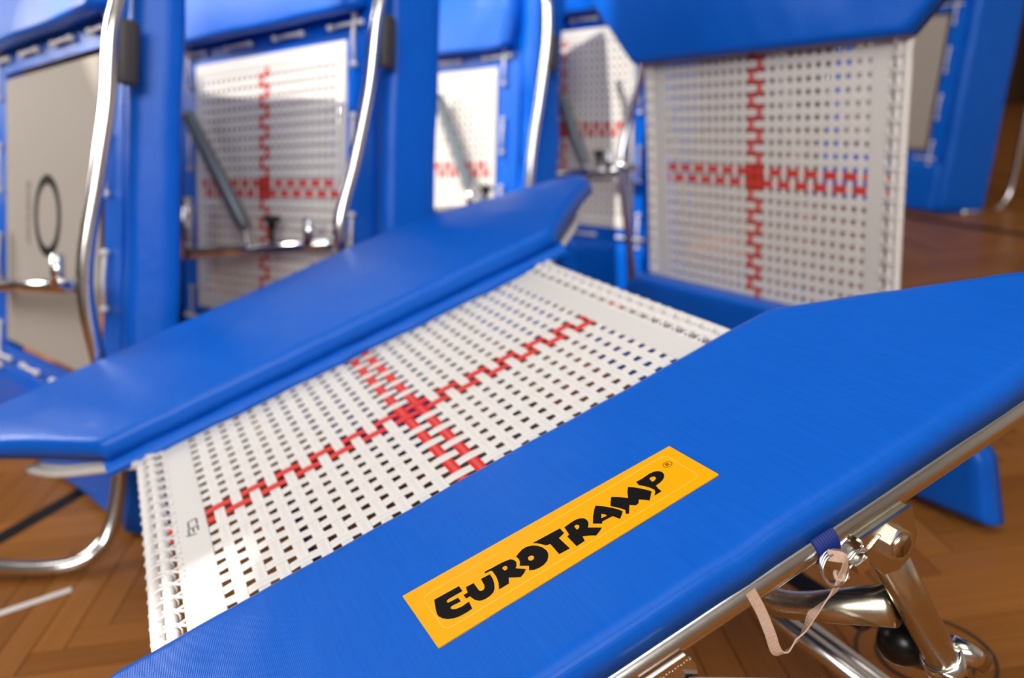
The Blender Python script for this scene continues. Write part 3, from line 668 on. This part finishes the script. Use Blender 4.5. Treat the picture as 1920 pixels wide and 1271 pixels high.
def standing(X, Y, Nn, t, label, bottom, cloth=False, depth=0.05, foot=False, wob=0.003, seed=1, leg_bulge=1.0, topdrop=0.0, legx=0.475, leg_pts=None, frame_left=True, spring=True, scale=1.0, knob=True, bar_on=True, s0=(-.285, .187), s1=(-.015, -.095), kn=(.108, -.082)):
    T_ = (t[0], t[1], t[2])
    root = empty('mini_trampoline', frame_mtx(X, Y, Nn, T_) @ Matrix.Scale(scale, 4), label, 'trampoline', 'blue mini trampolines in the hall')
    if cloth:
        bed = mobj('bed', *box_vf(-.305, .305, -.305, .305, -.004, .0, .0015), CLOTH, root, label='plain cream cloth bed')
        S = 48; V = []
        for z in (.0002, .0010):
            for r in (.067, .087): V += [(r * math.cos(2 * math.pi * s / S) * 1.0, r * math.sin(2 * math.pi * s / S), z) for s in range(S)]
        F = []
        for s in range(S):
            u = (s + 1) % S; F += [(2 * S + s, 3 * S + s, 3 * S + u, 2 * S + u), (S + s, S + u, 3 * S + u, 3 * S + s), (s, 2 * S + s, 2 * S + u, u)]
        mobj('printed_ring', V, F, INK, bed, label='black printed ring')
        for l in LET:
            V = [(-.128 + (v.co.y + .468) * .75, -.002 - (v.co.x - .008) * .58, .0006) for v in l.data.vertices]
            mobj('printed_letter', V, [tuple(reversed(p.vertices)) for p in l.data.polygons], PALE_INK, bed)
    else:
        parts = []
        for s in (-1, 1):
            parts.append(box_vf(-.318, .318, min(s * .288, s * .318), max(s * .288, s * .318), -.003, .0022))
            parts.append(box_vf(min(s * .296, s * .318), max(s * .296, s * .318), -.29, .29, -.003, .0022))
        bed = mobj('bed', *join_vf(parts), HEM, root)
        woven(bed, 24, 24, QW, QW, .293, .293)
    # border cloth with elastic ties
    parts = []
    for s in (-1, 1):
        parts.append(box_vf(-.40, .40, min(s * .320, s * .40), max(s * .320, s * .40), -.012, -.004))
        parts.append(box_vf(min(s * .320, s * .405), max(s * .320, s * .405), -.32, .32, -.012, -.004))
    mobj('border', *join_vf(parts), BLUE, root)
    for k in range(4):
        a = -.375 + k * .213
        for s in (-1, 1):
            tie(root, (a, s * .348), (a + .105, s * .348 ), .004)
            tie(root, (s * .347, a), (s * .347, a + .105), .004)
    # pads
    for s in (-1, 1):
        if s > 0: sect = [(.310, -.042), (.385, -.020), (.432, .002), (.455, .008), (.474, -.002), (.50, -depth), (.505, -depth - .03), (.310, -.075)]
        else: sect = [(-.345, -.004), (-.42, -.012), (-.50, -.014), (-.505, -depth), (-.345, -.05)]
        slab('side_pad', root, rounded_sect(sect, .014), -bottom, .60, BLUE, 22, wob, seed + s)
    sect = [(.362, .030), (.372, .046), (.62, .012), (.63, -.05), (.38, -.03)]
    sect = rounded_sect(sect, .012)
    def hpad(nm, sect, sgn, x0, x1, mt=BLUE, sd=0, skew=0.0):
        V = []; F = []; S = len(sect); n = 22; rr = random.Random(sd); ph = rr.uniform(0, 6)
        for i in range(n + 1):
            x = x0 + (x1 - x0) * i / n; e = min(1, min(i, n - i) * .8)
            cy = sum(p[0] for p in sect) / S; cn = sum(p[1] for p in sect) / S; k = .93 + .07 * e
            for (y, nn) in sect: V.append((x, sgn * (cy + (y - cy) * k) + skew * x, cn + (nn - cn) * k + wob * math.sin(x * 17 + ph + y * 20)))
        for i in range(n):
            for s in range(S):
                u = (s + 1) % S; F.append((i * S + s, (i + 1) * S + s, (i + 1) * S + u, i * S + u))
        F += [tuple(range(S)), tuple(n * S + s for s in range(S))]
        o = mobj(nm, V, F, mt, root, True); b = bmesh.new(); b.from_mesh(o.data); bmesh.ops.recalc_face_normals(b, faces=b.faces); b.to_mesh(o.data); b.free()
        return o
    hpad('end_pad', [(y - topdrop, n) for y, n in sect], 1, -.43, .385, sd=seed + 5)
    hpad('end_pad', rounded_sect([(.362, -.004), (.40, .006), (bottom - .015, .004), (bottom, -.01), (bottom, -.06), (.37, -.04)], .01), -1, -.43, .43, sd=seed + 6)
    # steel
    if frame_left: tube('frame_tube', [(-.44, -.55, .004), (-.44, 0, .004), (-.44, .45, .004)], 0.0145, CHROME, root, 14)
    lp = leg_pts or [(.45, .46, .03), (legx, .40, .035), (legx, .32, .05), (legx, .2, .065), (legx, .05, .1), (legx, -.08, .135), (legx, -.17, .11), (legx, -.3, .07), (legx, -.45, .03)]
    lg = tube('leg', smooth_path(lp, 6), 0.0135, CHROME, root, 16)
    # hinge cap behind the upper bend
    hp = Vector(lp[2]) + Vector((.004, -.02, -.022))
    mobj('hinge_cap', *box_vf(hp.x - .008, hp.x + .012, hp.y - .062, hp.y + .045, hp.z - .02, hp.z + .016, .0095), GREY_PL, lg, True)
    if not bar_on: return root
    bar = tube('crossbar', [(-.305, -.178, .042), (0, -.150, .046), (.33, -.122, .05)], 0.0135, CHROME, root, 16)
    tube('bar_post', [(-.300, -.190, .044), (-.300, -.025, .040)], 0.0130, CHROME, bar, 16)
    tube('bar_post', [(.268, -.128, .060), (.268, -.066, .060)], 0.0130, CHROME, bar, 16)
    tube('bar_link', [(.33, -.122, .05), (.40, -.115, .085), (legx, -.10, .12)], 0.009, CHROME, bar, 12)
    if spring:
        sp = coil('spring', (*s0, .045), (*s1, .045), 0.0165, 0.0024, 44, STEEL, root)
        yb = -.150 + s1[0] * .08
        tube('spring_hook', [(*s1, .045), (s1[0] + .010, (s1[1] + yb) / 2, .046), (s1[0] + .013, yb + .004, .048)], 0.005, CHROME, sp, 10)
    if not knob: return root
    V, F = lathe_vf([(0, -.045), (.006, -.045), (.006, -.016), (.010, -.010), (.012, .0), (.021, .006), (.023, .012), (.019, .016), (0, .018)], 18, (0, 0, 0), 'y')
    o = mobj('clamp_knob', V, F, BLACK, root, True); o.location = (*kn, .05)
    return root

def zc(t, dz=CAM_H): return (t[0], t[1], t[2] + dz)
standing((0.6869, -0.7262, 0.0288), None, (-0.7099, -0.662, 0.2402), zc((-0.962 * 1.12, 1.835 * 1.12, -0.2232 * 1.12)), 'leftmost upright mini trampoline with a plain cream bed and black ring', .560, scale=1.12, knob=False, cloth=True, depth=.042, seed=3,
    leg_pts=[(.47, .47, .03), (.49, .40, .03), (.5, .31, .05), (.5, .2, .055), (.5, .08, .07), (.5, -.1, .09), (.5, -.26, .06), (.5, -.40, .032), (.502, -.48, .034), (.506, -.545, .052), (.506, -.578, .09), (.475, -.592, .135), (.404, -.600, .196), (.30, -.606, .27)], spring=False)
standing((0.7394, -0.6728, 0.0239), None, (-0.6613, -0.7192, 0.213), zc((-0.573 * 1.06, 2.124 * 1.06, -0.2392 * 1.06)), 'upright mini trampoline with red cross bed, second from the left, whole bed in view', .582, scale=1.06, depth=.072, seed=11)
standing((0.7703, -0.6375, 0.0154), None, (-0.6261, -0.7515, 0.2079), zc((-0.25, 2.988, -0.3235)), 'upright mini trampoline with wrinkled blue cover, half hidden behind the second one', .545, depth=.06, wob=.010, seed=21, s0=(.10, .237), s1=(.245, -.058), kn=(.325, -.072),
    leg_pts=[(.50, .56, .03), (.525, .49, .03), (.53, .37, .03), (.52, .2, .045), (.51, .08, .055), (.505, -.04, .062), (.50, -.17, .06), (.49, -.3, .04), (.48, -.45, .02)], legx=.505)
standing((0.6558, -0.7549, -0.0035), None, (-0.7515, -0.6533, 0.0924), zc((0.236, 3.011, -0.2307)), 'upright mini trampoline at the back whose bed shows left of the open ended one', .628, depth=.05, seed=31, s0=(.045, .10), s1=(.150, -.105), kn=(.215, -.080),
    leg_pts=[(.36, .46, .03), (.38, .36, .04), (.385, .25, .04), (.375, .15, .045), (.345, .02, .06), (.34, -.114, .085), (.355, -.25, .075), (.365, -.442, .05), (.36, -.56, .03)], legx=.345)

# ------------------------------------------------------------------ open ended trampoline standing on its side at right
t5 = empty('mini_trampoline', frame_mtx((0.4592, -0.8881, 0.0227), None, (-0.8882, -0.4584, 0.0314), zc((0.566, 1.888, -0.2843))), 'open ended mini trampoline standing on its side with the large red cross bed facing left', 'trampoline', 'blue mini trampolines in the hall')
open_bed(t5, 0.0, 0.0)
frame_tubes(t5, 0.545, -0.0145, 0.0128, False)
pad('side_pad', t5, 0.262, 0.572, lambda W: lin(W, (0.262, 0.45, 0.575), (0.392, 0.585, 0.635)), 0.034, 1, lambda L_, W_: 0.004, seed=5)
pad('side_pad', t5, 0.268, 0.575, lambda W: lin(W, (0.268, 0.45, 0.575), (0.392, 0.600, 0.625)), 0.045, -1, lambda L_, W_: 0.006, seed=6)
tube('prop_leg', fillet([(-.45, .50, -.03), (-.45, -.05, -.16), (-.45, -.560, -.22), (-.02, -.565, -.22), (-.02, -.05, -.16), (-.02, .50, -.03)], .08, 6), 0.0125, CHROME, t5, 16)

# ------------------------------------------------------------------ trampoline far right
T6X = Vector((math.cos(math.radians(-72)), math.sin(math.radians(-72)), 0))
lean = math.radians(9)
B6 = Vector((-T6X.y, T6X.x, 0)); Y6 = B6 * math.sin(lean) + Vector((0, 0, 1)) * math.cos(lean); N6 = T6X.cross(Y6)
t6 = standing(T6X, None, N6, (2.02, 4.45, .60), 'distant upright mini trampoline at far right behind the open ended one', .60, cloth=True, depth=.20, seed=41, spring=False,
    leg_pts=[(.50, .50, -.22), (.51, .40, -.30), (.51, .25, -.36), (.51, .05, -.37), (.51, -.20, -.37), (.51, -.42, -.37), (.51, -.52, -.35), (.51, -.575, -.28), (.50, -.585, -.20), (.50, -.585, -.1)], knob=False, bar_on=False, legx=.50)
